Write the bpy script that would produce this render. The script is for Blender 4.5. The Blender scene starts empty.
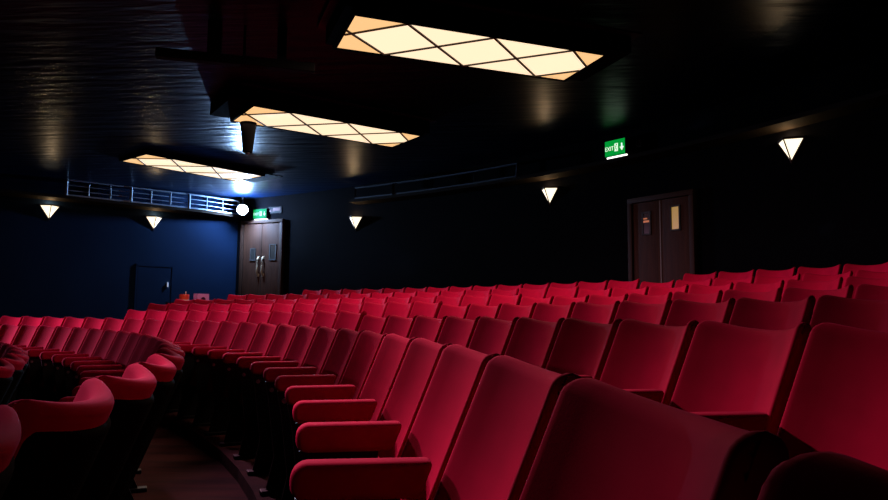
import bpy, bmesh, math, random
from mathutils import Vector, Matrix, Euler
random.seed(7)
S = bpy.context.scene
COL = S.collection
PI = math.pi
ZC = 1.25                      # camera height above the lowest floor
CX, CY = -11.524, -0.395       # centre of the curved rows
RW = 18.4                      # radius of the rear wall

# ------------------------------------------------------------------ materials
def mat(name, color=(.5, .5, .5), rough=.5, metal=0, sheen=0, sheen_tint=(1, 1, 1), emit=None, strength=0,
        noise=None, bump=None, spec=.5, coat=0):
    m = bpy.data.materials.new(name); m.use_nodes = True
    nt = m.node_tree; b = nt.nodes['Principled BSDF']
    b.inputs['Base Color'].default_value = (*color, 1)
    b.inputs['Roughness'].default_value = rough
    b.inputs['Metallic'].default_value = metal
    b.inputs['Specular IOR Level'].default_value = spec
    b.inputs['Coat Weight'].default_value = coat
    if sheen:
        b.inputs['Sheen Weight'].default_value = sheen
        b.inputs['Sheen Roughness'].default_value = .35
        b.inputs['Sheen Tint'].default_value = (*sheen_tint, 1)
    if emit:
        b.inputs['Emission Color'].default_value = (*emit, 1)
        b.inputs['Emission Strength'].default_value = strength
    if noise or bump:
        tc = nt.nodes.new('ShaderNodeTexCoord')
        mp = nt.nodes.new('ShaderNodeMapping'); nt.links.new(tc.outputs['Object'], mp.inputs['Vector'])
    if noise:                                   # noise = (scale vec, color2, lo, hi)
        sc, c2, lo, hi = noise
        mp.inputs['Scale'].default_value = sc
        n = nt.nodes.new('ShaderNodeTexNoise'); n.inputs['Scale'].default_value = 1; n.inputs['Detail'].default_value = 5
        nt.links.new(mp.outputs['Vector'], n.inputs['Vector'])
        r = nt.nodes.new('ShaderNodeValToRGB')
        r.color_ramp.elements[0].position = lo; r.color_ramp.elements[0].color = (*color, 1)
        r.color_ramp.elements[1].position = hi; r.color_ramp.elements[1].color = (*c2, 1)
        nt.links.new(n.outputs['Fac'], r.inputs['Fac']); nt.links.new(r.outputs['Color'], b.inputs['Base Color'])
    if bump:                                    # bump = (scale vec, strength, distance)
        sc, st, di = bump
        mp2 = nt.nodes.new('ShaderNodeMapping'); nt.links.new(tc.outputs['Object'], mp2.inputs['Vector'])
        mp2.inputs['Scale'].default_value = sc
        n2 = nt.nodes.new('ShaderNodeTexNoise'); n2.inputs['Scale'].default_value = 1; n2.inputs['Detail'].default_value = 3
        nt.links.new(mp2.outputs['Vector'], n2.inputs['Vector'])
        bp = nt.nodes.new('ShaderNodeBump'); bp.inputs['Strength'].default_value = st; bp.inputs['Distance'].default_value = di
        nt.links.new(n2.outputs['Fac'], bp.inputs['Height']); nt.links.new(bp.outputs['Normal'], b.inputs['Normal'])
    return m

M = {}
M['velvet'] = mat('red_velvet', (.36, .0030, .030), .85, sheen=.05, sheen_tint=(1, .10, .45), spec=.03,
                  noise=((9, 9, 9), (.29, .0024, .024), .35, .7), bump=((260, 260, 260), .12, .001))
M['pan'] = mat('red_brown_seat_underside', (.15, .012, .010), .75, spec=.06, noise=((14, 14, 14), (.11, .009, .008), .35, .7))
M['shell'] = mat('black_seat_shell', (.0025, .0018, .002), .9, spec=.02)
M['frame'] = mat('black_metal_frame', (.006, .006, .007), .45, metal=.3, spec=.2)
M['bolt'] = mat('bright_steel', (.25, .25, .27), .35, metal=1)
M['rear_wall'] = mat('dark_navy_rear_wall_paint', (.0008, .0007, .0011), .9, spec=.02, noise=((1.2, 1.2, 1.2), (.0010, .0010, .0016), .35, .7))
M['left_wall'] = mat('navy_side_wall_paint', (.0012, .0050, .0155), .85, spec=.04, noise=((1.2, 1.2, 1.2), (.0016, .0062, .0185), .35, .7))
M['ceiling'] = mat('glossy_dark_blue_ceiling', (.0012, .0038, .013), .34, spec=.15, bump=((1.2, 7, 1), .45, .04),
                   noise=((.6, .6, .6), (.0016, .005, .017), .35, .7))
M['ceiling'].node_tree.nodes['Principled BSDF'].inputs['Specular Tint'].default_value = (.22, .50, 1, 1)
M['ledge'] = mat('dark_ledge_paint', (.012, .009, .007), .9, spec=.03)
M['rail'] = mat('blue_grey_railing_paint', (.10, .13, .18), .5)
M['dark_rail'] = mat('dark_railing_paint', (.012, .016, .03), .6, spec=.2)
M['carpet'] = mat('dark_red_carpet', (.018, .0035, .004), .95, spec=.1, noise=((1.3, 9, 9), (.045, .008, .008), .35, .65), bump=((90, 90, 90), .3, .004))
M['riser'] = mat('black_riser', (.004, .003, .003), .9, spec=.03)
M['wood'] = mat('dark_brown_door_wood', (.019, .0072, .0040), .65, spec=.08, noise=((22, 22, 1.6), (.036, .0135, .0075), .3, .7))
M['woodframe'] = mat('dark_door_frame', (.020, .0085, .005), .65, spec=.1)
M['gap'] = mat('dark_gap', (.01, .008, .007), .8)
M['glass'] = mat('dark_door_pane', (.02, .018, .016), .15)
M['glass_lit'] = mat('amber_lit_door_pane', (.05, .04, .01), .3, emit=(.62, .36, .05), strength=.42)
M['glass_glint'] = mat('orange_painted_pane_glint', (.05, .02, .01), .3, emit=(.8, .22, .05), strength=.45)  # orange glint on the dark pane, painted as a glowing strip
M['brass'] = mat('pale_brass', (.34, .26, .17), .45, metal=.5)
M['strip'] = mat('worn_meeting_strip', (.09, .07, .055), .6, spec=.2)
M['pane'] = mat('warm_white_light_pane', (.9, .85, .7), .5, emit=(1, .76, .50), strength=1.22)
M['pane_amber'] = mat('amber_light_pane', (.9, .7, .4), .5, emit=(1, .60, .26), strength=1.0)
M['housing'] = mat('black_light_housing', (.0012, .0012, .0013), .9, spec=.02)
M['flange'] = mat('blue_edge_highlight', (.012, .022, .05), .45, spec=.3)  # blue stands in for lamp light caught on the housing edge
M['lattice'] = mat('dark_bronze_lattice', (.03, .018, .01), .5)
M['shade'] = mat('cream_glass_shade', (.9, .85, .7), .5, emit=(1, .84, .60), strength=1.6)
M['shade_side'] = mat('amber_edged_glass_shade', (.9, .8, .6), .5, emit=(1, .76, .46), strength=1.1)
M['bulb'] = mat('lamp_bulb', (1, .9, .7), .5, emit=(1, .72, .40), strength=5)
M['bronze'] = mat('dark_bronze_metal', (.06, .04, .025), .45, metal=.6)
M['green'] = mat('green_lit_sign', (.0, .012, .005), .8, spec=.03, emit=(.0, .30, .035), strength=1.0)
M['white'] = mat('white_lit_lettering', (.02, .02, .02), .8, spec=.03, emit=(.75, 1, .75), strength=1.1)
M['striplight'] = mat('white_sign_downlight', (.05, .05, .05), .8, spec=.03, emit=(1, .98, .9), strength=2.2)
M['lens'] = mat('blue_white_lens', (.9, .95, 1), .3, emit=(.55, .78, 1), strength=200)
M['plate'] = mat('dull_pink_plate', (.055, .028, .03), .7, spec=.1)
M['black'] = mat('black_plastic', (.0025, .0025, .003), .7, spec=.08)
M['red'] = mat('red_tin', (.75, .05, .03), .35)
M['palelabel'] = mat('pale_label', (.75, .6, .62), .5)
M['purple'] = mat('mauve_board', (.75, .24, .66), .6)
M['latch'] = mat('pale_latch', (.75, .75, .72), .5)

# ------------------------------------------------------------------ mesh helpers
def link_mesh(name, bm, m, parent=None, smooth=None):
    me = bpy.data.meshes.new(name); bm.normal_update(); bm.to_mesh(me); bm.free()
    ms = m if isinstance(m, (list, tuple)) else [m]
    for x in ms: me.materials.append(x)
    if smooth is not None:
        me.polygons.foreach_set('use_smooth', [True] * len(me.polygons))
        try: me.set_sharp_from_angle(angle=math.radians(smooth))
        except Exception: pass
    o = bpy.data.objects.new(name, me); COL.objects.link(o)
    if parent: o.parent = parent
    return o

def box(bm, c, s, rot=None, bevel=0, segs=2):
    r = bmesh.ops.create_cube(bm, size=1)
    vs = r['verts']
    bmesh.ops.scale(bm, vec=Vector(s), verts=vs)
    if bevel:
        es = list({e for v in vs for e in v.link_edges})
        b = bmesh.ops.bevel(bm, geom=es, offset=bevel, segments=segs, affect='EDGES', profile=.5)
        vs = list({v for v in b['verts']} | {v for v in vs if v.is_valid})
    if rot is not None:
        bmesh.ops.rotate(bm, cent=(0, 0, 0), matrix=rot, verts=vs)
    bmesh.ops.translate(bm, vec=Vector(c), verts=vs)
    return vs

def bar(bm, a, b, w, h=None):
    """a rectangular bar from a to b, w wide, h deep"""
    a, b = Vector(a), Vector(b); d = b - a
    h = h or w
    q = d.to_track_quat('Z', 'Y').to_matrix()
    return box(bm, (a + b) / 2, (w, h, d.length), q)

def cyl(bm, c, r1, r2, h, axis='Z', seg=20):
    r = bmesh.ops.create_cone(bm, cap_ends=True, segments=seg, radius1=r1, radius2=r2, depth=h)
    if axis == 'X': bmesh.ops.rotate(bm, cent=(0, 0, 0), matrix=Matrix.Rotation(PI/2, 3, 'Y'), verts=r['verts'])
    if axis == 'Y': bmesh.ops.rotate(bm, cent=(0, 0, 0), matrix=Matrix.Rotation(-PI/2, 3, 'X'), verts=r['verts'])
    bmesh.ops.translate(bm, vec=Vector(c), verts=r['verts'])
    return r['verts']

def poly_prism(bm, pts, d):
    """closed polygon pts (3D) extruded by vector d"""
    d = Vector(d)
    a = [bm.verts.new(Vector(p)) for p in pts]; b = [bm.verts.new(Vector(p) + d) for p in pts]
    n = len(pts)
    f = [bm.faces.new(a), bm.faces.new(b[::-1])]
    for i in range(n): f.append(bm.faces.new((a[i], b[i], b[(i+1) % n], a[(i+1) % n])))
    bmesh.ops.recalc_face_normals(bm, faces=f)
    return f

def tube(bm, pts, r, seg=8):
    pts = [Vector(p) for p in pts]; rings = []
    for i, p in enumerate(pts):
        d = (pts[min(i+1, len(pts)-1)] - pts[max(i-1, 0)]).normalized()
        q = d.to_track_quat('Z', 'Y')
        rings.append([bm.verts.new(p + q @ Vector((r*math.cos(2*PI*k/seg), r*math.sin(2*PI*k/seg), 0))) for k in range(seg)])
    for A, B in zip(rings, rings[1:]):
        for k in range(seg): bm.faces.new((A[k], A[(k+1) % seg], B[(k+1) % seg], B[k]))
    bm.faces.new(rings[0][::-1]); bm.faces.new(rings[-1])

def empty(name, loc=(0, 0, 0), rz=0):
    o = bpy.data.objects.new(name, None); COL.objects.link(o)
    o.location = loc; o.rotation_euler = (0, 0, rz); o.empty_display_size = .1
    return o

def tag(o, label=None, cat=None, group=None, kind=None):
    if label: o['label'] = label
    if cat: o['category'] = cat
    if group: o['group'] = group
    if kind: o['kind'] = kind
    return o

def P(r, a, z=0):
    return Vector((CX + r*math.cos(a), CY + r*math.sin(a), z + ZC))

def copy_tree(o, parent=None):
    c = o.copy(); COL.objects.link(c)
    if parent: c.parent = parent
    for ch in o.children: copy_tree(ch, c)
    return c

# ------------------------------------------------------------------ setting: floor, walls, ceiling
TOP = .92                                      # seat back height above its floor
#        row: (radius of back corner, z of back corner relative to the camera)
ROWS = {-1: (9.98, -.26), 0: (10.815, -.16), 1: (11.77, -.075), 2: (12.615, 0), 3: (13.56, .109), 4: (14.46, .20),
        5: (15.40, .31), 6: (16.35, .42), 7: (17.30, .56)}
A_STEP = .557                                  # radial line where the floor rises a little
def jump(k, a): return .035 if (k >= 2 and a > A_STEP) else 0

def floor_mesh():
    bm = bmesh.new()
    ks = sorted(ROWS)
    prof = []                                   # (radius, z) for k>=2 flagged
    bounds = [6.0] + [ROWS[k][0] - .43 for k in ks[1:]] + [17.68, 18.75]
    zs = [ROWS[k][1] - TOP for k in ks] + [-.10]
    for (a0, a1, j) in ((-.75, A_STEP, 0), (A_STEP, 1.62, 1)):
        n = 24
        prev = None
        for i in range(len(zs)):
            z = zs[i] + (.035 if j and i < len(ks) and ks[i] >= 2 else 0)
            r0, r1 = bounds[i], bounds[i+1]
            inner = [bm.verts.new(P(r0, a0 + (a1-a0)*t/n, z)) for t in range(n+1)]
            outer = [bm.verts.new(P(r1, a0 + (a1-a0)*t/n, z)) for t in range(n+1)]
            for t in range(n):
                bm.faces.new((inner[t], outer[t], outer[t+1], inner[t+1]))
                if prev:
                    bm.faces.new((prev[t], inner[t], inner[t+1], prev[t+1]))
            prev = outer
    bmesh.ops.recalc_face_normals(bm, faces=bm.faces[:])
    return bm
tag(link_mesh('floor', floor_mesh(), M['carpet']), kind='structure')

def ceil_z(x): return 2.90 + .03*x
A_COR = 1.2125                                  # rear wall ends at this angle, where the side wall begins
P0 = P(RW, A_COR); DL = Vector((-.76, -.65, 0)).normalized(); NL = Vector((DL.y, -DL.x, 0))
if NL.dot(Vector((0, 0, 0)) - Vector((P0.x, P0.y, 0))) < 0: NL = -NL
def L(s, out, z):                               # a point on the side wall: s along it, out into the room
    p = P0 + DL*s + NL*out; return Vector((p.x, p.y, z + ZC))

def rear_wall():
    bm = bmesh.new(); n = 60; a0 = -.35
    lo = []; hi = []
    for t in range(n+1):
        a = a0 + (A_COR + .012 - a0)*t/n
        p = P(RW, a); lo.append(bm.verts.new((p.x, p.y, 0))); hi.append(bm.verts.new((p.x, p.y, ZC + ceil_z(p.x) + .02)))
    for t in range(n): bm.faces.new((lo[t], hi[t], hi[t+1], lo[t+1]))
    r = bmesh.ops.extrude_face_region(bm, geom=bm.faces[:])
    for v in [g for g in r['geom'] if isinstance(g, bmesh.types.BMVert)]:
        d = Vector((v.co.x - CX, v.co.y - CY, 0)).normalized(); v.co += d*.15
    bmesh.ops.recalc_face_normals(bm, faces=bm.faces[:])
    return bm
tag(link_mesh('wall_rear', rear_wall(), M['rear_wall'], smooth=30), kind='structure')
bm = bmesh.new()
a = L(0, 0, 0); b = L(9.5, 0, 0)
poly_prism(bm, [(a.x, a.y, 0), (b.x, b.y, 0), (b.x, b.y, ZC + ceil_z(b.x) + .02), (a.x, a.y, ZC + ceil_z(a.x) + .02)], -NL*.15)
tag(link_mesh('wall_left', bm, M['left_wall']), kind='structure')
bm = bmesh.new()
pts = [(-13, -2.5), (8, -2.5), (8, 19), (-13, 19)]
poly_prism(bm, [(x, y, ZC + ceil_z(x)) for x, y in pts], (0, 0, .12))
tag(link_mesh('ceiling', bm, M['ceiling']), kind='structure')

# ledge (trim) along both walls, above the wall lamps
def ledge_rear():
    bm = bmesh.new(); n = 50; a0, a1 = .30, 1.02
    rings = []
    for t in range(n+1):
        a = a0 + (a1-a0)*t/n
        rings.append([bm.verts.new(P(r, a, z)) for r, z in ((RW - .38, 2.41), (RW + .01, 2.41), (RW + .01, 2.47), (RW - .38, 2.47))])
    for A, B in zip(rings, rings[1:]):
        for k in range(4): bm.faces.new((A[k], A[(k+1) % 4], B[(k+1) % 4], B[k]))
    bm.faces.new(rings[0]); bm.faces.new(rings[-1][::-1])
    bmesh.ops.recalc_face_normals(bm, faces=bm.faces[:])
    return bm
tag(link_mesh('trim_1', ledge_rear(), M['ledge'], smooth=30), kind='structure')
bm = bmesh.new()
LO = .50
poly_prism(bm, [L(.10, -.01, 2.27), L(.10, .30, 2.27), L(1.1, LO, 2.27), L(9.0, LO, 2.27), L(9.0, -.01, 2.27)], (0, 0, .06))
tag(link_mesh('trim_2', bm, M['ledge']), kind='structure')

# ------------------------------------------------------------------ railings on the ledges
def railing_along(name, pt, s0, s1, step, z0, z1, label, fine):
    root = empty(name, pt(s0, z0)); inv = Matrix.Translation(-root.location)
    n = max(1, round((s1 - s0)/step))
    for i in range(n+1):
        s = s0 + (s1-s0)*i/n
        bm = bmesh.new(); w = .045 if i % 3 == 0 else .022
        bar(bm, pt(s, z0), pt(s, z1), w, w); bm.transform(inv)
        link_mesh('post', bm, M['rail' if fine else 'dark_rail'], root)
    zs = [z0 + .02, z0 + (z1-z0)*.36, z0 + (z1-z0)*.68, z1] if fine else [z0 + .02, z1]
    for z in zs:
        bm = bmesh.new(); m = n*2
        tk = .03 if z in (zs[0], zs[-1]) else .016
        for i in range(m):
            bar(bm, pt(s0 + (s1-s0)*i/m, z), pt(s0 + (s1-s0)*(i+1)/m, z), tk, tk)
        bm.transform(inv); link_mesh('rail', bm, M['rail' if fine else 'dark_rail'], root)
    tag(root, label, 'railing')
    return root
def left_front(s, z):
    o = LO - .03 if s > 1.1 else .27 + (LO - .30)*(s - .10)/1.0
    return L(s, o, z)
railing_along('ledge_railing', left_front, .13, 3.9, .42, 2.33, 2.66,
              'low blue-lit metal railing on the left wall ledge, beside the bright spotlight', True)
railing_along('ledge_railing', lambda s, z: P(RW - .34, s, z), .78, 1.012, .058, 2.47, 2.72,
              'faint dark railing on the rear wall ledge between the two doors', False)

# ------------------------------------------------------------------ doors
def arc_door(name, ac, width, z0, z1, panes, handles, lock):
    """double door standing in the curved rear wall at angle ac"""
    root = empty(name, P(RW - .02, ac, z0), ac + PI/2)     # local +Y faces the room, local X along the wall (left in the photo)
    tag(root, kind='structure')
    h = z1 - z0
    bm = bmesh.new()
    fw = .08
    for sx in (-1, 1): box(bm, (sx*(width/2 + fw/2 + .005), .03, h/2), (fw, .12, h), None, .008)
    box(bm, (0, .03, h + fw/2), (width + 2*fw + .01, .12, fw), None, .008)
    link_mesh('door_frame', bm, M['woodframe'], root, 40)
    for sx in (-1, 1):
        lw = width/2 - .006
        bm = bmesh.new(); box(bm, (sx*width/4, .03, h/2), (lw, .045, h - .01), None, .004)
        leaf = link_mesh('door_leaf', bm, M['wood'], root, 40)
        px, pz, pw, ph, m = panes[sx]
        bm = bmesh.new()
        for (cx, cz, w, hh) in ((-pw/2, 0, .025, ph + .025), (pw/2, 0, .025, ph + .025), (0, -ph/2, pw, .025), (0, ph/2, pw, .025)):
            box(bm, (px + cx, .06, pz + cz), (w, .02, hh))
        link_mesh('pane_frame', bm, M['gap'], leaf)
        bm = bmesh.new(); box(bm, (px, .056, pz), (pw - .02, .008, ph - .02))
        link_mesh('window_pane', bm, M[m], leaf)
        if m == 'glass' and handles is None:
            bm = bmesh.new(); box(bm, (px, .062, pz + .03), (pw - .03, .006, .03)); box(bm, (px + .02, .062, pz + .075), (pw*.5, .006, .02))
            link_mesh('painted_glint', bm, M['glass_glint'], leaf)
        if handles:
            hx, hz0, hz1 = handles
            bm = bmesh.new()
            pts = []
            zs = [hz0, hz0 + .02, hz0 + .05, (hz0+hz1)/2, hz1 - .05, hz1 - .02, hz1]
            ys = [.055, .085, .105, .11, .105, .085, .055]
            tube(bm, [(sx*hx, y, z) for y, z in zip(ys, zs)], .022, 10)
            for z in (hz0, hz1): box(bm, (sx*hx, .056, z), (.06, .012, .07), None, .004)
            link_mesh('pull_handle', bm, M['brass'], leaf, 40)
    bm = bmesh.new(); box(bm, (0, .056, h/2), (.02, .01, h - .02))
    link_mesh('meeting_strip', bm, M['strip'] if lock else M['woodframe'], root)
    return root
# left door: local +X points to the photo's left
arc_door('door_1', 1.1705, 1.06, -.10, 2.13, {1: (.24, 1.48, .14, .28, 'glass'), -1: (-.34, 1.52, .17, .36, 'glass')}, (.07, .98, 1.40), False)
arc_door('door_2', .6300, 1.02, -.10, 1.76, {1: (.25, 1.52, .14, .34, 'glass'), -1: (-.27, 1.55, .15, .36, 'glass_lit')}, None, True)
# the flush hatch door in the side wall
hd = empty('door_3', L(1.93, 0, -.45), math.atan2(DL.y, DL.x) + PI)
tag(hd, kind='structure')
sgn = 1 if (Matrix.Rotation(hd.rotation_euler.z, 3, 'Z') @ Vector((0, 1, 0))).dot(NL) > 0 else -1
bm = bmesh.new(); box(bm, (0, sgn*.012, .73), (.74, .03, 1.44), None, .004); leaf = link_mesh('door_leaf', bm, M['left_wall'], hd)
bm = bmesh.new()
for sx in (-1, 1): box(bm, (sx*.395, sgn*.022, .74), (.04, .034, 1.5))
box(bm, (0, sgn*.022, 1.475), (.83, .034, .05)); link_mesh('door_frame', bm, M['left_wall'], hd)
bm = bmesh.new(); box(bm, (.28, sgn*.05, 1.05), (.03, .05, .11), None, .006); link_mesh('latch', bm, M['latch'], leaf)

# ------------------------------------------------------------------ wall lamps
def make_sconce(left_strong):
    root = empty('wall_lamp')
    w, d, h = .185, .165, .285                  # half width at the wall, depth at the ridge, height
    apex = Vector((0, .012, -h)); bl, br, rg = Vector((-w, .004, 0)), Vector((w, .004, 0)), Vector((0, d, 0))
    for b_ in (bl, br):
        bm = bmesh.new(); poly_prism(bm, [rg, b_, apex], (0, -.005, 0)); link_mesh('glass_face', bm, M['shade'], root)
    bm = bmesh.new()
    for p, q in ((rg, apex), (bl, apex), (br, apex)): bar(bm, p, q, .013)
    for p, q in ((rg, bl), (rg, br)): bar(bm, p, q, .013, .03)
    cyl(bm, apex + Vector((0, 0, -.012)), .006, .018, .03)
    link_mesh('metal_frame', bm, M['bronze'], root)
    bm = bmesh.new(); cyl(bm, (0, .055, -.03), .024, .024, .05, 'Z', 12); link_mesh('bulb', bm, M['bulb'], root)
    return root
sc0 = make_sconce(True)
SC = [(P(RW, 1.0254, 2.14), 1.0254 + PI/2, 'small triangular wall lamp, first to the right of the left double door'),
      (P(RW, .754, 2.25), .754 + PI/2, 'triangular glowing wall lamp on the rear wall left of the dark right-hand double door'),
      (P(RW, .5182, 2.27), .5182 + PI/2, 'largest triangular wall lamp, on the rear wall at the far right'),
      (L(4.1, 0, 2.16), hd.rotation_euler.z if sgn > 0 else hd.rotation_euler.z + PI, 'triangular wall lamp on the left wall, nearest the left edge'),
      (L(2.0, 0, 2.13), hd.rotation_euler.z if sgn > 0 else hd.rotation_euler.z + PI, 'triangular wall lamp under the railing above the small flush blue door')]
for i, (loc, rz, lab) in enumerate(SC):
    o = sc0 if i == 0 else copy_tree(sc0)
    o.location = loc; o.rotation_euler = (0, 0, rz)
    tag(o, lab, 'wall lamp', 'triangular wall lamps')
    f = Matrix.Rotation(rz, 3, 'Z') @ Vector((0, .09, .035))
    ld = bpy.data.lights.new('wall_lamp_bulb', 'POINT'); ld.energy = 5; ld.color = (1, .66, .34); ld.shadow_soft_size = .03
    lo = bpy.data.objects.new('wall_lamp_bulb_light', ld); COL.objects.link(lo); lo.location = loc + f

# ------------------------------------------------------------------ ceiling lights
def clip_panel(cells, Lh, W):
    return cells
def sutherland(poly, Lh, W):
    def clip(ps, inside, inter):
        out = []
        for i in range(len(ps)):
            a, b = ps[i], ps[(i+1) % len(ps)]
            if inside(a):
                out.append(a)
                if not inside(b): out.append(inter(a, b))
            elif inside(b): out.append(inter(a, b))
        return out
    for ax, val, s in ((0, -Lh/2, 1), (0, Lh/2, -1), (1, -W/2, 1), (1, W/2, -1)):
        if len(poly) < 3: return []
        poly = clip(poly, lambda p: s*(p[ax]-val) >= -1e-9,
                    lambda a, b: tuple(a[k] + (b[k]-a[k])*(val-a[ax])/(b[ax]-a[ax]) for k in (0, 1)))
    return poly
def make_ceiling_light(Lh, W, hh, ext_l, ext_r):
    """length Lh along local X, width W along local Y (far side +Y), z=0 is the luminous underside"""
    root = empty('ceiling_light')
    per = .335*Lh; s0 = -.145*Lh - Lh/2
    bm1 = bmesh.new()
    # diamonds plus the half cells on the edges
    for i in range(-1, 6):
        pass
    polys = []
    for i in range(-1, 6):
        cx = s0 + per*i
        polys.append([(cx, -W/2), (cx + per/2, 0), (cx, W/2), (cx - per/2, 0)])      # vertical diamond between crossings
        polys.append([(cx, -W/2), (cx + per, -W/2), (cx + per/2, 0)])                # triangle on the near edge
        polys.append([(cx, W/2), (cx + per/2, 0), (cx + per, W/2)])                  # triangle on the far edge
    for p in polys:
        q = sutherland(p, Lh, W)
        if len(q) < 3: continue
        area = abs(sum(q[i][0]*q[(i+1) % len(q)][1] - q[(i+1) % len(q)][0]*q[i][1] for i in range(len(q))))/2
        if area < 1e-4: continue
        mx = sum(a[0] for a in q)/len(q)
        amber = abs(mx) > .44*Lh
        if amber:
            bm2 = bmesh.new(); poly_prism(bm2, [(x, y, .004) for x, y in q], (0, 0, .01))
            tag(link_mesh('end_glass_panel', bm2, M['pane_amber'], root), 'amber glass panel'); continue
        poly_prism(bm1, [(x, y, .004) for x, y in q], (0, 0, .01))
    link_mesh('glass_panel', bm1, M['pane'], root)
    bm = bmesh.new()
    for i in range(-1, 6):
        for y0, y1 in ((-W/2, W/2), (W/2, -W/2)):
            a = [s0 + per*i, y0]; b = [s0 + per*(i+1), y1]
            # clip in x
            if b[0] < -Lh/2 or a[0] > Lh/2: continue
            def at(x): return [x, a[1] + (b[1]-a[1])*(x-a[0])/(b[0]-a[0])]
            aa = at(-Lh/2) if a[0] < -Lh/2 else a
            bb = at(Lh/2) if b[0] > Lh/2 else b
            bar(bm, (aa[0], aa[1], 0), (bb[0], bb[1], 0), .022, .016)
    link_mesh('lattice', bm, M['lattice'], root)
    bm = bmesh.new(); t = .035
    for y in (-1, 1): box(bm, (0, y*(W/2 + t/2), .02), (Lh + 2*t, t, .05))
    for x in (-1, 1): box(bm, (x*(Lh/2 + t/2), 0, .02), (t, W, .05))
    link_mesh('rim', bm, M['housing'], root)
    bm = bmesh.new()
    x0, x1 = -Lh/2 - ext_l, Lh/2 + ext_r
    c = .12
    poly_prism(bm, [(x0, -W/2 - .06, .045), (x1, -W/2 - .06, .045), (x1, -W/2 - .06, hh), (x0 - .0, -W/2 - .06, hh)], (0, W + .12, 0))
    link_mesh('housing', bm, M['housing'], root)
    if hh > .1:
        bm = bmesh.new(); box(bm, ((x0 + x1)/2, 0, hh - .012), (x1 - x0 + .16, W + .28, .018)); link_mesh('edge_highlight_flange', bm, M['flange'], root)  # flange added to carry the painted blue edge highlight
    return root
def place_light(c, ang, z, label, Lh, W, hh, el, er):
    o = make_ceiling_light(Lh, W, hh, el, er)
    o.location = (c[0], c[1], z + ZC); o.rotation_euler = (0, 0, math.radians(ang))
    tag(o, label, 'ceiling light', 'long latticed ceiling lights')
    return o
cl1 = place_light((.26, 6.66), 20.3, 2.6, 'nearest and largest glowing ceiling light with diamond lattice, at the top', 2.55, .80, .24, .10, .28)
cl2 = place_light((-1.63, 9.60), 34.2, 2.6, 'middle of the three diamond-latticed ceiling lights, above the hanging black fitting', 2.50, .84, .245, .30, .12)
cl3 = place_light((-4.71, 12.85), 50.1, 2.68, 'farthest and smallest diamond-latticed ceiling light, by the bright spotlight', 2.37, .89, .065, .02, .45)

# ------------------------------------------------------------------ things hanging from the ceiling
def hang_fitting():
    loc = Vector((-2.72, 9.35, 0)); top = ceil_z(loc.x)
    o = empty('hanging_speaker', (loc.x, loc.y, ZC + 2.18)); tag(o, 'black tapered fitting hanging under the middle ceiling light', 'ceiling fitting')
    bm = bmesh.new(); cyl(bm, (0, 0, .26), (.065), .12, .50, 'Z', 20); link_mesh('body', bm, M['housing'], o, 40)
    bm = bmesh.new(); cyl(bm, (0, 0, (top - 2.18 + .51)/2), .03, .03, top - 2.18 - .51, 'Z', 12); link_mesh('stem', bm, M['housing'], o, 40)
    bm = bmesh.new(); bmesh.ops.create_uvsphere(bm, u_segments=12, v_segments=8, radius=.025); link_mesh('tip', bm, M['bolt'], o, 60)
hang_fitting()
def lighting_bar():
    o = empty('lighting_bar', (-2.05, 6.6, ZC + 2.46)); o.rotation_euler = (0, 0, math.radians(15))
    tag(o, 'dark lighting bar on drop posts crossing the ceiling left of the nearest light', 'lighting bar')
    bm = bmesh.new(); box(bm, (0, 0, 0), (1.5, .10, .09), None, .01); link_mesh('crossbar', bm, M['black'], o)
    for x, w in ((-.22, .13), (.06, .025), (.42, .09)):
        bm = bmesh.new(); t = ceil_z(-2.05 + x) - 2.46 - .012
        box(bm, (x, 0, t/2), (w, w, t)); link_mesh('drop_post', bm, M['black'], o)
lighting_bar()

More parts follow.
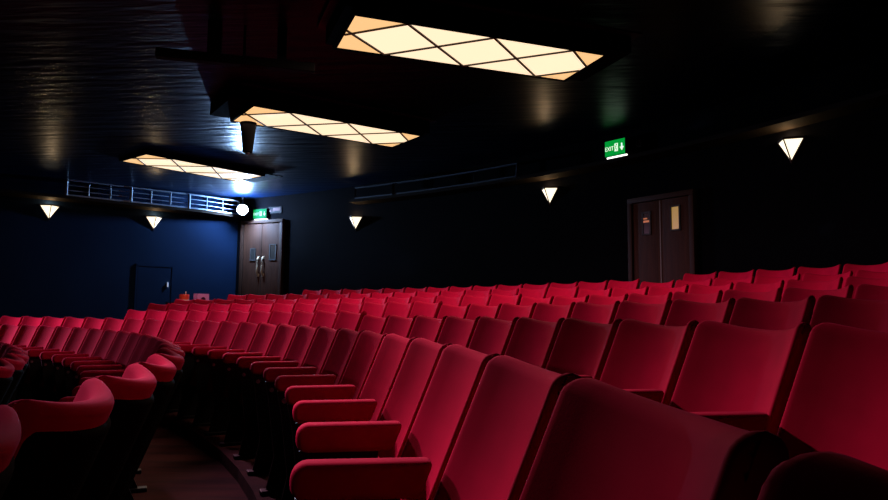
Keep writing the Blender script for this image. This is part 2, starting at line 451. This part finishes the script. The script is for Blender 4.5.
# ------------------------------------------------------------------ exit signs, plate, spotlight
def text_bm(txt, size):
    cu = bpy.data.curves.new('t', 'FONT'); cu.body = txt; cu.size = size; cu.extrude = .002; cu.align_x = 'CENTER'; cu.align_y = 'CENTER'
    to = bpy.data.objects.new('t', cu); COL.objects.link(to)
    bpy.context.view_layer.update()
    me = bpy.data.meshes.new_from_object(to.evaluated_get(bpy.context.evaluated_depsgraph_get()))
    bm = bmesh.new(); bm.from_mesh(me)
    bpy.data.objects.remove(to); bpy.data.curves.remove(cu); bpy.data.meshes.remove(me)
    return bm
def exit_sign(loc, rz, w, h, label, faces):
    o = empty('exit_sign', loc, rz); tag(o, label, 'exit sign', 'green exit signs')   # local +Y faces the room, seen with +X on the left
    R = Matrix.Rotation(PI, 4, 'Z') @ Matrix.Rotation(PI/2, 4, 'X')
    bm = bmesh.new(); box(bm, (0, .03, 0), (w + .02, .06, h + .02), None, .006); link_mesh('case', bm, M['black'], o)
    bm = bmesh.new(); box(bm, (0, .063, 0), (w, .006, h)); link_mesh('green_face', bm, M['green'], o)
    bm = text_bm('EXIT', h*.40); bm.transform(Matrix.Translation((w*.27, .069, -h*.04)) @ R @ Matrix.Diagonal((.85, 1, 1, 1))); link_mesh('lettering', bm, M['white'], o)
    u = h/10                                     # running figure in a doorway
    bm = bmesh.new()
    X0 = -w*.08
    box(bm, (X0, .069, 0), (w*.17, .004, h*.52)); link_mesh('doorway_symbol', bm, M['white'], o)
    bm = bmesh.new()
    def seg(a, b, t): bar(bm, (X0 - a[0]*u, .073, a[1]*u), (X0 - b[0]*u, .073, b[1]*u), t*u, .003)
    cyl(bm, (X0 - .3*u, .073, 1.7*u), .45*u, .45*u, .003, 'Y', 12)
    seg((.1, 1.1), (-.2, -.4), .7); seg((-.2, -.3), (.6, -1.2), .5); seg((.6, -1.2), (.3, -2.2), .45); seg((-.2, -.3), (-.9, -1.6), .5)
    seg((.1, 1.0), (.9, .3), .4); seg((.0, 1.0), (-.8, .4), .4)
    link_mesh('running_figure', bm, M['green'], o)
    bm = bmesh.new(); ax = -w*.36                # downward arrow
    bar(bm, (ax, .069, h*.22), (ax, .069, -h*.08), h*.11, .004)
    poly_prism(bm, [(ax - h*.17, .067, -h*.02), (ax + h*.17, .067, -h*.02), (ax, .067, -h*.28)], (0, .004, 0))
    link_mesh('arrow', bm, M['white'], o)
    bm = bmesh.new(); box(bm, (-.03, .045, -h/2 - .03), (w*.98, .035, .03)); link_mesh('downlight', bm, M['striplight'], o)
    return o
bpy.context.view_layer.update()
exit_sign(P(RW - .10, .672, 2.70), .672 + PI/2, .39, .25, 'green lit EXIT sign high on the rear wall left of the right-hand double door', 0)
exit_sign(P(RW - .03, 1.174, 2.36), 1.178 + PI/2, .38, .22, 'small green lit EXIT sign above the left double door, by the spotlight', 0)
def plate():
    o = empty('wall_sign', P(RW, 1.1535, 2.44), 1.1535 + PI/2); tag(o, 'small unlit wall sign with pinkish marks, right of the left EXIT sign', 'sign')
    bm = bmesh.new(); box(bm, (0, .012, 0), (.40, .02, .16), None, .004); link_mesh('backing', bm, M['black'], o)
    bm = bmesh.new(); box(bm, (-.06, .024, .015), (.22, .004, .075)); link_mesh('marking', bm, M['plate'], o)
    bm = bmesh.new(); box(bm, (.13, .024, -.01), (.07, .004, .05)); link_mesh('marking', bm, M['plate'], o)
plate()
o = empty('smoke_detector_box', P(RW, .652, 2.73), .652 + PI/2); tag(o, 'tiny dark box on the rear wall right of the high EXIT sign', 'wall box')
bm = bmesh.new(); box(bm, (0, .03, 0), (.07, .06, .13), None, .01); link_mesh('body', bm, M['rail'], o)
bm = bmesh.new(); box(bm, (0, .062, 0), (.04, .006, .08)); link_mesh('cover', bm, M['black'], o)

LAMP = Vector((-4.80, 16.25, ZC + 2.42))
def spotlight():
    aim = (Vector((0, 0, ZC)) - LAMP).normalized(); rz = math.atan2(aim.y, aim.x) - PI/2     # local +Y towards the seats
    o = empty('spotlight', LAMP, rz); tag(o, 'glaring blue-white spotlight at the end of the railing above the left double door', 'spotlight')
    bm = bmesh.new(); cyl(bm, (0, -.17, .0), .09, .115, .22, 'Y', 20); link_mesh('body', bm, M['black'], o, 40)
    bm = bmesh.new()
    cyl(bm, (0, -.045, 0), .125, .125, .04, 'Y', 24); link_mesh('lens_ring', bm, M['black'], o, 40)
    bm = bmesh.new(); bmesh.ops.create_uvsphere(bm, u_segments=20, v_segments=12, radius=.12)
    bmesh.ops.scale(bm, vec=(1, .45, 1), verts=bm.verts[:]); link_mesh('lens', bm, M['lens'], o, 60)
    t = ceil_z(LAMP.x) + ZC - LAMP.z
    bm = bmesh.new()
    box(bm, (-.10, -.17, .04), (.012, .03, .14)); box(bm, (.10, -.17, .04), (.012, .03, .14)); box(bm, (0, -.17, .11), (.212, .03, .012))
    box(bm, (0, -.17, (.11 + t)/2), (.03, .03, t - .11)); link_mesh('yoke', bm, M['black'], o)
spotlight()

# ------------------------------------------------------------------ desk with the red tin and the mauve box
dk = empty('desk', (-5.25, 14.42, ZC - .50), math.atan2(DL.y, DL.x) + PI + .25)
tag(dk, 'low black desk behind the last seats near the flush blue door', 'desk')
bm = bmesh.new(); box(bm, (0, 0, .665), (.95, .40, .03), None, .005); link_mesh('desk_top', bm, M['black'], dk)
for sx in (-1, 1):
    for sy in (-1, 1):
        bm = bmesh.new(); box(bm, (sx*.44, sy*.17, .325), (.04, .04, .65)); link_mesh('leg', bm, M['black'], dk)
zt = ZC - .50 + .68
tn = empty('tin', (-5.40, 14.40, zt)); tag(tn, 'small red tin with a pale lower band on the black desk', 'tin')
bm = bmesh.new(); cyl(bm, (0, 0, .075), .095, .10, .15, 'Z', 24); link_mesh('body', bm, M['red'], tn, 40)
bm = bmesh.new(); cyl(bm, (0, 0, .16), .102, .098, .022, 'Z', 24); link_mesh('lid', bm, M['red'], tn, 40)
bm = bmesh.new(); cyl(bm, (0, 0, .035), .099, .1, .05, 'Z', 24); link_mesh('label_band', bm, M['palelabel'], tn, 40)
bm = bmesh.new(); cyl(bm, (.03, 0, .20), .008, .008, .06, 'Z', 8); link_mesh('spout', bm, M['palelabel'], tn, 40)
bx_ = empty('arched_box', (-5.08, 14.50, zt), math.atan2(DL.y, DL.x) + PI + .25); tag(bx_, 'mauve box with a dark arched opening, right of the red tin', 'box')
bm = bmesh.new()
pts = [(-.14, 0), (-.06, 0)] + [(-.06*math.cos(t*PI/8), .06 + .06*math.sin(t*PI/8)) for t in range(9)] + [(.06, 0), (.14, 0), (.14, .19), (-.14, .19)]
poly_prism(bm, [(x, -.07, z) for x, z in pts], (0, .14, 0)); link_mesh('shell', bm, M['purple'], bx_)
bm = bmesh.new(); box(bm, (0, .072, .06), (.14, .012, .12)); link_mesh('back', bm, M['black'], bx_)

# ------------------------------------------------------------------ theatre seat
PITCH = .52; TAN = math.tan(math.radians(22)); HW = .245; CON = .095; DIP = .032
def back_pt(u, v, off=0, hw=HW, zb=.36, zt=None, rc=.05):
    """point on the front surface of the back (off > 0 goes behind it)"""
    zt = TOP if zt is None else zt
    au = abs(u); top = zt - DIP*(1 - au**2.2)
    dx = max(0, rc - (1-au)*hw)
    top -= rc - math.sqrt(max(0, rc*rc - dx*dx))
    z = zb + (top - zb)*v
    x = hw*u
    y = CON*(au**2.0 - 1)*(.55 + .45*v) + CON*0 - (z - TOP)*0
    y = CON*(au**2.0 - 1) - (z - TOP)*TAN
    # surface normal in plan, to offset the rear face
    k = CON*2.3*(au**1.3)/hw*(1 if u > 0 else -1)
    n = Vector((-.22*u*abs(u), -1, -TAN*.6)).normalized()
    return Vector((x, y, z)) + n*off
def back_mesh(nx, nz, t0, t1, hw, zb, zt, rc, rho):
    """curved slab whose faces roll over into each other at the sides and the top"""
    bm = bmesh.new(); F = []; B = []; tm = (t0 + t1)/2
    def spread(n, both):
        ed = [0, .10, .25, .45, .70, 1.0]                       # close columns across the rounded edge
        if both:
            e = [-1 + rho/hw*q for q in ed]; mid = [-1 + rho/hw + (2 - 2*rho/hw)*q/n for q in range(1, n)]
            return e + mid + [-q for q in e[::-1]]
        H = zt - zb; e = [1 - rho/H*q for q in ed]
        return [(1 - rho/H)*q/n for q in range(n)] + e[::-1]
    us = spread(nx, True); vs = spread(nz, False); H = zt - zb
    for v in vs:
        rf = []; rb = []
        for u in us:
            sx = max(0, 1 - (1 - abs(u))*hw/rho); sz = max(0, 1 - (1 - v)*H/rho)
            q = min(1, math.hypot(sx, sz)); h = 1 - math.sqrt(max(0, 1 - q*q))
            rf.append(bm.verts.new(back_pt(u, v, t0 + (tm - t0)*h, hw, zb, zt, rc)))
            rb.append(bm.verts.new(back_pt(u, v, t1 - (t1 - tm)*h, hw, zb, zt, rc)))
        F.append(rf); B.append(rb)
    nx = len(us) - 1; nz = len(vs) - 1
    for j in range(nz):
        for i in range(nx):
            bm.faces.new((F[j][i], F[j+1][i], F[j+1][i+1], F[j][i+1]))
            bm.faces.new((B[j][i], B[j][i+1], B[j+1][i+1], B[j+1][i]))
    for i in range(nx): bm.faces.new((F[0][i], F[0][i+1], B[0][i+1], B[0][i]))
    bmesh.ops.remove_doubles(bm, verts=bm.verts[:], dist=1e-5)
    bmesh.ops.recalc_face_normals(bm, faces=bm.faces[:])
    return bm
def arm_mesh():
    """padded arm in local coordinates, along +Y, rounded nose"""
    bm = bmesh.new(); y0, y1, zt, th, hw = .105, .410, .685, .078, .036
    vs = box(bm, (0, (y0+y1)/2, zt - th/2), (hw*2, y1 - y0, th))
    for v in bm.verts:
        if v.co.y < y0 + .01: v.co.y += (zt - v.co.z)*TAN + .004
    nose = [e for e in bm.edges if all(v.co.y > y1 - 1e-4 for v in e.verts) and abs(e.verts[0].co.z - e.verts[1].co.z) < 1e-5]
    bmesh.ops.bevel(bm, geom=nose, offset=.034, segments=5, affect='EDGES', profile=.5)
    es = [e for e in bm.edges if e.calc_face_angle(0) > .6]
    bmesh.ops.bevel(bm, geom=es, offset=.019, segments=4, affect='EDGES', profile=.5)
    return bm
TILT = Matrix.Rotation(math.radians(14), 3, 'X')       # the seat is tipped up and leans towards the back
SEATC = Vector((0, .215, .440))
def cushion_mesh():
    bm = bmesh.new()
    box(bm, (0, -.008, 0), (.415, .075, .26), None, .030, 4)
    bmesh.ops.rotate(bm, cent=(0, 0, 0), matrix=TILT, verts=bm.verts[:]); bmesh.ops.translate(bm, vec=SEATC, verts=bm.verts[:])
    return bm
def pan_mesh():
    """underside board of the tipped-up seat, with rounded upper corners"""
    bm = bmesh.new(); w, h, r = .214, .138, .075
    pts = [(-w, -h), (w, -h)] + [(w - r + r*math.cos(t*PI/16), h - r + r*math.sin(t*PI/16)) for t in range(9)] \
        + [(-w + r - r*math.sin(t*PI/16), h - r + r*math.cos(t*PI/16)) for t in range(9)]
    poly_prism(bm, [(x, .022, z) for x, z in pts], (0, .024, 0))
    es = [e for e in bm.edges if e.calc_face_angle(0) > 1.2]
    bmesh.ops.bevel(bm, geom=es, offset=.008, segments=2, affect='EDGES', profile=.5)
    bmesh.ops.rotate(bm, cent=(0, 0, 0), matrix=TILT, verts=bm.verts[:]); bmesh.ops.translate(bm, vec=SEATC, verts=bm.verts[:])
    return bm
def side_mesh():
    bm = bmesh.new()
    pts = [(.18, .61), (.40, .61), (.38, .52), (.34, .20), (.38, .02), (.38, 0), (.06, 0), (.06, .02), (.14, .20), (.18, .45)]
    poly_prism(bm, [(-.010, y, z) for y, z in pts], (.015, 0, 0))
    return bm
def foot_mesh():
    bm = bmesh.new(); box(bm, (0, .21, .012), (.07, .40, .024), None, .006); return bm
def bolt_mesh():
    bm = bmesh.new(); cyl(bm, (0, .365, .565), .012, .012, .06, 'X', 10); return bm

def make_seat():
    root = empty('theatre_seat')
    link_mesh('backrest', back_mesh(14, 8, 0, .060, HW, .34, TOP, .026, .026), M['velvet'], root, 60)
    link_mesh('back_panel', back_mesh(14, 8, .030, .074, HW - .010, .24, TOP - .05, .03, .020), M['shell'], root, 40)
    cu = link_mesh('seat_cushion', cushion_mesh(), M['velvet'], root, 60)
    tag(link_mesh('seat_underside', pan_mesh(), M['pan'], cu, 40), 'brownish underside of the tipped-up seat')
    X = PITCH/2
    for nm, bm, m in (('armrest', arm_mesh(), 'velvet'), ('side_frame', side_mesh(), 'frame')):
        bm.transform(Matrix.Translation((X, 0, 0))); o = link_mesh(nm, bm, M[m], root, 50)
    for nm, bm, m in (('foot', foot_mesh(), 'frame'), ('bolt', bolt_mesh(), 'bolt')):
        bm.transform(Matrix.Translation((X, 0, 0))); link_mesh(nm, bm, M[m], o)
    return root

UNITS = ['', 'first', 'second', 'third', 'fourth', 'fifth', 'sixth', 'seventh', 'eighth', 'ninth', 'tenth', 'eleventh', 'twelfth',
         'thirteenth', 'fourteenth', 'fifteenth', 'sixteenth', 'seventeenth', 'eighteenth', 'nineteenth']
def ordinal(n):
    if n < 20: return UNITS[n]
    t, u = divmod(n, 10)
    if u == 0: return {2: 'twentieth', 3: 'thirtieth', 4: 'fortieth'}[t]
    return {2: 'twenty', 3: 'thirty', 4: 'forty'}[t] + '-' + UNITS[u]

ROWNAME = {-1: ('lowest row, at the left edge', 'seats in the lowest row at the left edge', 'from the camera'),
           0: ('curved row left of the aisle', 'seats in the curved row left of the aisle', 'from the camera'),
           1: ('nearest row right of the aisle', 'seats in the nearest row right of the aisle', 'from the camera'),
           2: ('second row right of the aisle', 'seats in the second row right of the aisle', 'from the right'),
           3: ('third row right of the aisle', 'seats in the third row right of the aisle', 'from the right'),
           4: ('fourth row right of the aisle', 'seats in the fourth row right of the aisle', 'from the right'),
           5: ('fifth row right of the aisle', 'seats in the fifth row right of the aisle', 'from the right'),
           6: ('sixth row right of the aisle', 'seats in the sixth row', 'from the right'),
           7: ('short back row by right door', 'seats in the short back row', 'from the right')}
# phase = angle of a back corner; range of corner angles that get a seat
PH = {-1: .50, 0: .2551, 1: .0762, 2: .171, 3: .2535, 4: .3355, 5: .561, 6: .590, 7: .446}
CAMX, CAMY = 0.0, 0.0
def px(k, a):                                    # horizontal place in the photo of a back corner
    r, z = ROWS[k]; p = P(r, a, z); return p.x/max(p.y, .05), p.y
SPAN = {-1: (.335, 1.22), 0: (.12, 1.24), 1: (.07, 1.14)}
UMIN = {2: -.475, 3: -.452, 4: -.415, 5: -.335, 6: -.232, 7: .345}
first = make_seat(); used = False; count = 0
for k in sorted(ROWS):
    r, zt = ROWS[k]; st = PITCH/r; idx = 0
    cand = [PH[k] + n*st for n in range(-14, 40)]
    for a in cand:
        if k in SPAN:
            if not (SPAN[k][0] <= a <= SPAN[k][1]): continue
        else:
            t, y = px(k, a); t2, y2 = px(k, a - st)
            if y < .3 or t > .70 or a < 0: continue
            if t < UMIN[k]: continue
        idx += 1
        ac = a - st/2
        o = copy_tree(first) if used else first
        used = True
        o.location = P(r, ac, zt - TOP + jump(k, ac)); o.rotation_euler = (0, 0, ac + PI/2)
        desc, grp, frm = ROWNAME[k]
        tag(o, f'red velvet seat, {ordinal(idx)} {frm} in the {desc}', 'seat', grp)
        count += 1
print('SEATS', count)

# ------------------------------------------------------------------ lights
def light(name, kind, loc, energy, color, size=.1, target=None, spot=None, blend=.5, shape=None):
    d = bpy.data.lights.new(name, kind); d.energy = energy; d.color = color
    if kind in ('POINT', 'SPOT'): d.shadow_soft_size = size
    if kind == 'AREA': d.size = size
    if kind == 'SPOT': d.spot_size = math.radians(spot); d.spot_blend = blend
    o = bpy.data.objects.new(name, d); COL.objects.link(o); o.location = loc
    if target is not None: o.rotation_euler = (Vector(target) - Vector(loc)).to_track_quat('-Z', 'Y').to_euler()
    return o
aim = (Vector((0, 0, ZC)) - LAMP).normalized()
light('spotlight_glow', 'POINT', LAMP + aim*.12, 700, (.32, .56, 1.0), .05)
# the stage lamps on the left, shining over the seats
STG = Vector((-11.7, 9.8, ZC + 1.6)); AIMA = Vector((.15, 7.9, ZC - .4))
light('stage_lamp', 'SPOT', STG, 4600, (1.0, .44, .80), .14, AIMA, 46, 1.0)
# added unseen can and flap, put here to keep lamp light off the ceiling
sl = empty('added_stage_lantern', STG); sl.rotation_euler = (AIMA - STG).to_track_quat('Y', 'Z').to_euler()
tag(sl, 'added unseen black lantern with a flap that blocks light from the ceiling', 'added lantern')
bm = bmesh.new(); cyl(bm, (0, -.50, 0), .20, .24, .40, 'Y', 24); link_mesh('body', bm, M['housing'], sl, 40)
bm = bmesh.new(); box(bm, (0, .45, .16), (1.3, 1.5, .012)); link_mesh('light_blocking_flap', bm, M['housing'], sl)  # flap added to block the upward light
bm = bmesh.new(); box(bm, (0, -.50, (ceil_z(-11.7) - 1.6 - .06 + .2)/2), (.04, .04, ceil_z(-11.7) - 1.6 - .06 - .2)); link_mesh('yoke', bm, M['housing'], sl)
# the light the three ceiling lights throw into the room
for cl, pw, Lh, W in ((cl1, 80, 2.45, .72), (cl2, 56, 2.4, .76), (cl3, 50, 2.2, .78)):
    d = bpy.data.lights.new('ceiling_light_glow', 'AREA'); d.shape = 'RECTANGLE'; d.size = Lh; d.size_y = W
    d.energy = pw; d.color = (1, .66, .50)
    lo = bpy.data.objects.new('ceiling_light_glow', d); COL.objects.link(lo)
    lo.location = cl.location + Vector((0, 0, -.03)); lo.rotation_euler = cl.rotation_euler
light('added_seat_spot', 'SPOT', (-2.3, 5.5, ZC + 2.78), 1500, (1.0, .44, .66), .08, (-.10, 2.25, ZC - .26), 26, 1.0)  # this and the next three: spots added to brighten the seats, no fittings
light('added_seat_spot', 'SPOT', (-3.6, 8.2, ZC + 2.74), 1000, (1.0, .44, .66), .08, (-.95, 4.75, ZC - .26), 26, 1.0)
light('added_seat_spot', 'SPOT', (-4.5, 4.5, ZC + 2.72), 1500, (1.0, .40, .72), .08, (-1.0, 2.15, ZC - .40), 20, .9)
light('added_seat_spot', 'SPOT', (1.3, 1.3, ZC + 2.85), 36, (1.0, .50, .66), .06, (-1.3, 2.9, ZC - .3), 52, .8)
w = bpy.data.worlds.new('World'); S.world = w; w.use_nodes = True
w.node_tree.nodes['Background'].inputs['Color'].default_value = (.004, .006, .012, 1)
w.node_tree.nodes['Background'].inputs['Strength'].default_value = .15

# ------------------------------------------------------------------ camera
cd = bpy.data.cameras.new('Camera'); cam = bpy.data.objects.new('Camera', cd); COL.objects.link(cam)
cd.sensor_width = 36; cd.lens = 690/888*36; cd.clip_start = .05
R_ = Matrix.Rotation(PI/2 + .092, 4, 'X') @ Matrix.Rotation(.009, 4, 'Z')
cam.matrix_world = Matrix.Translation((0, 0, ZC)) @ R_
S.camera = cam
S.view_settings.view_transform = 'Standard'; S.view_settings.look = 'None'
S.view_settings.gamma = 1; S.view_settings.use_curve_mapping = False; S.view_settings.exposure = 0
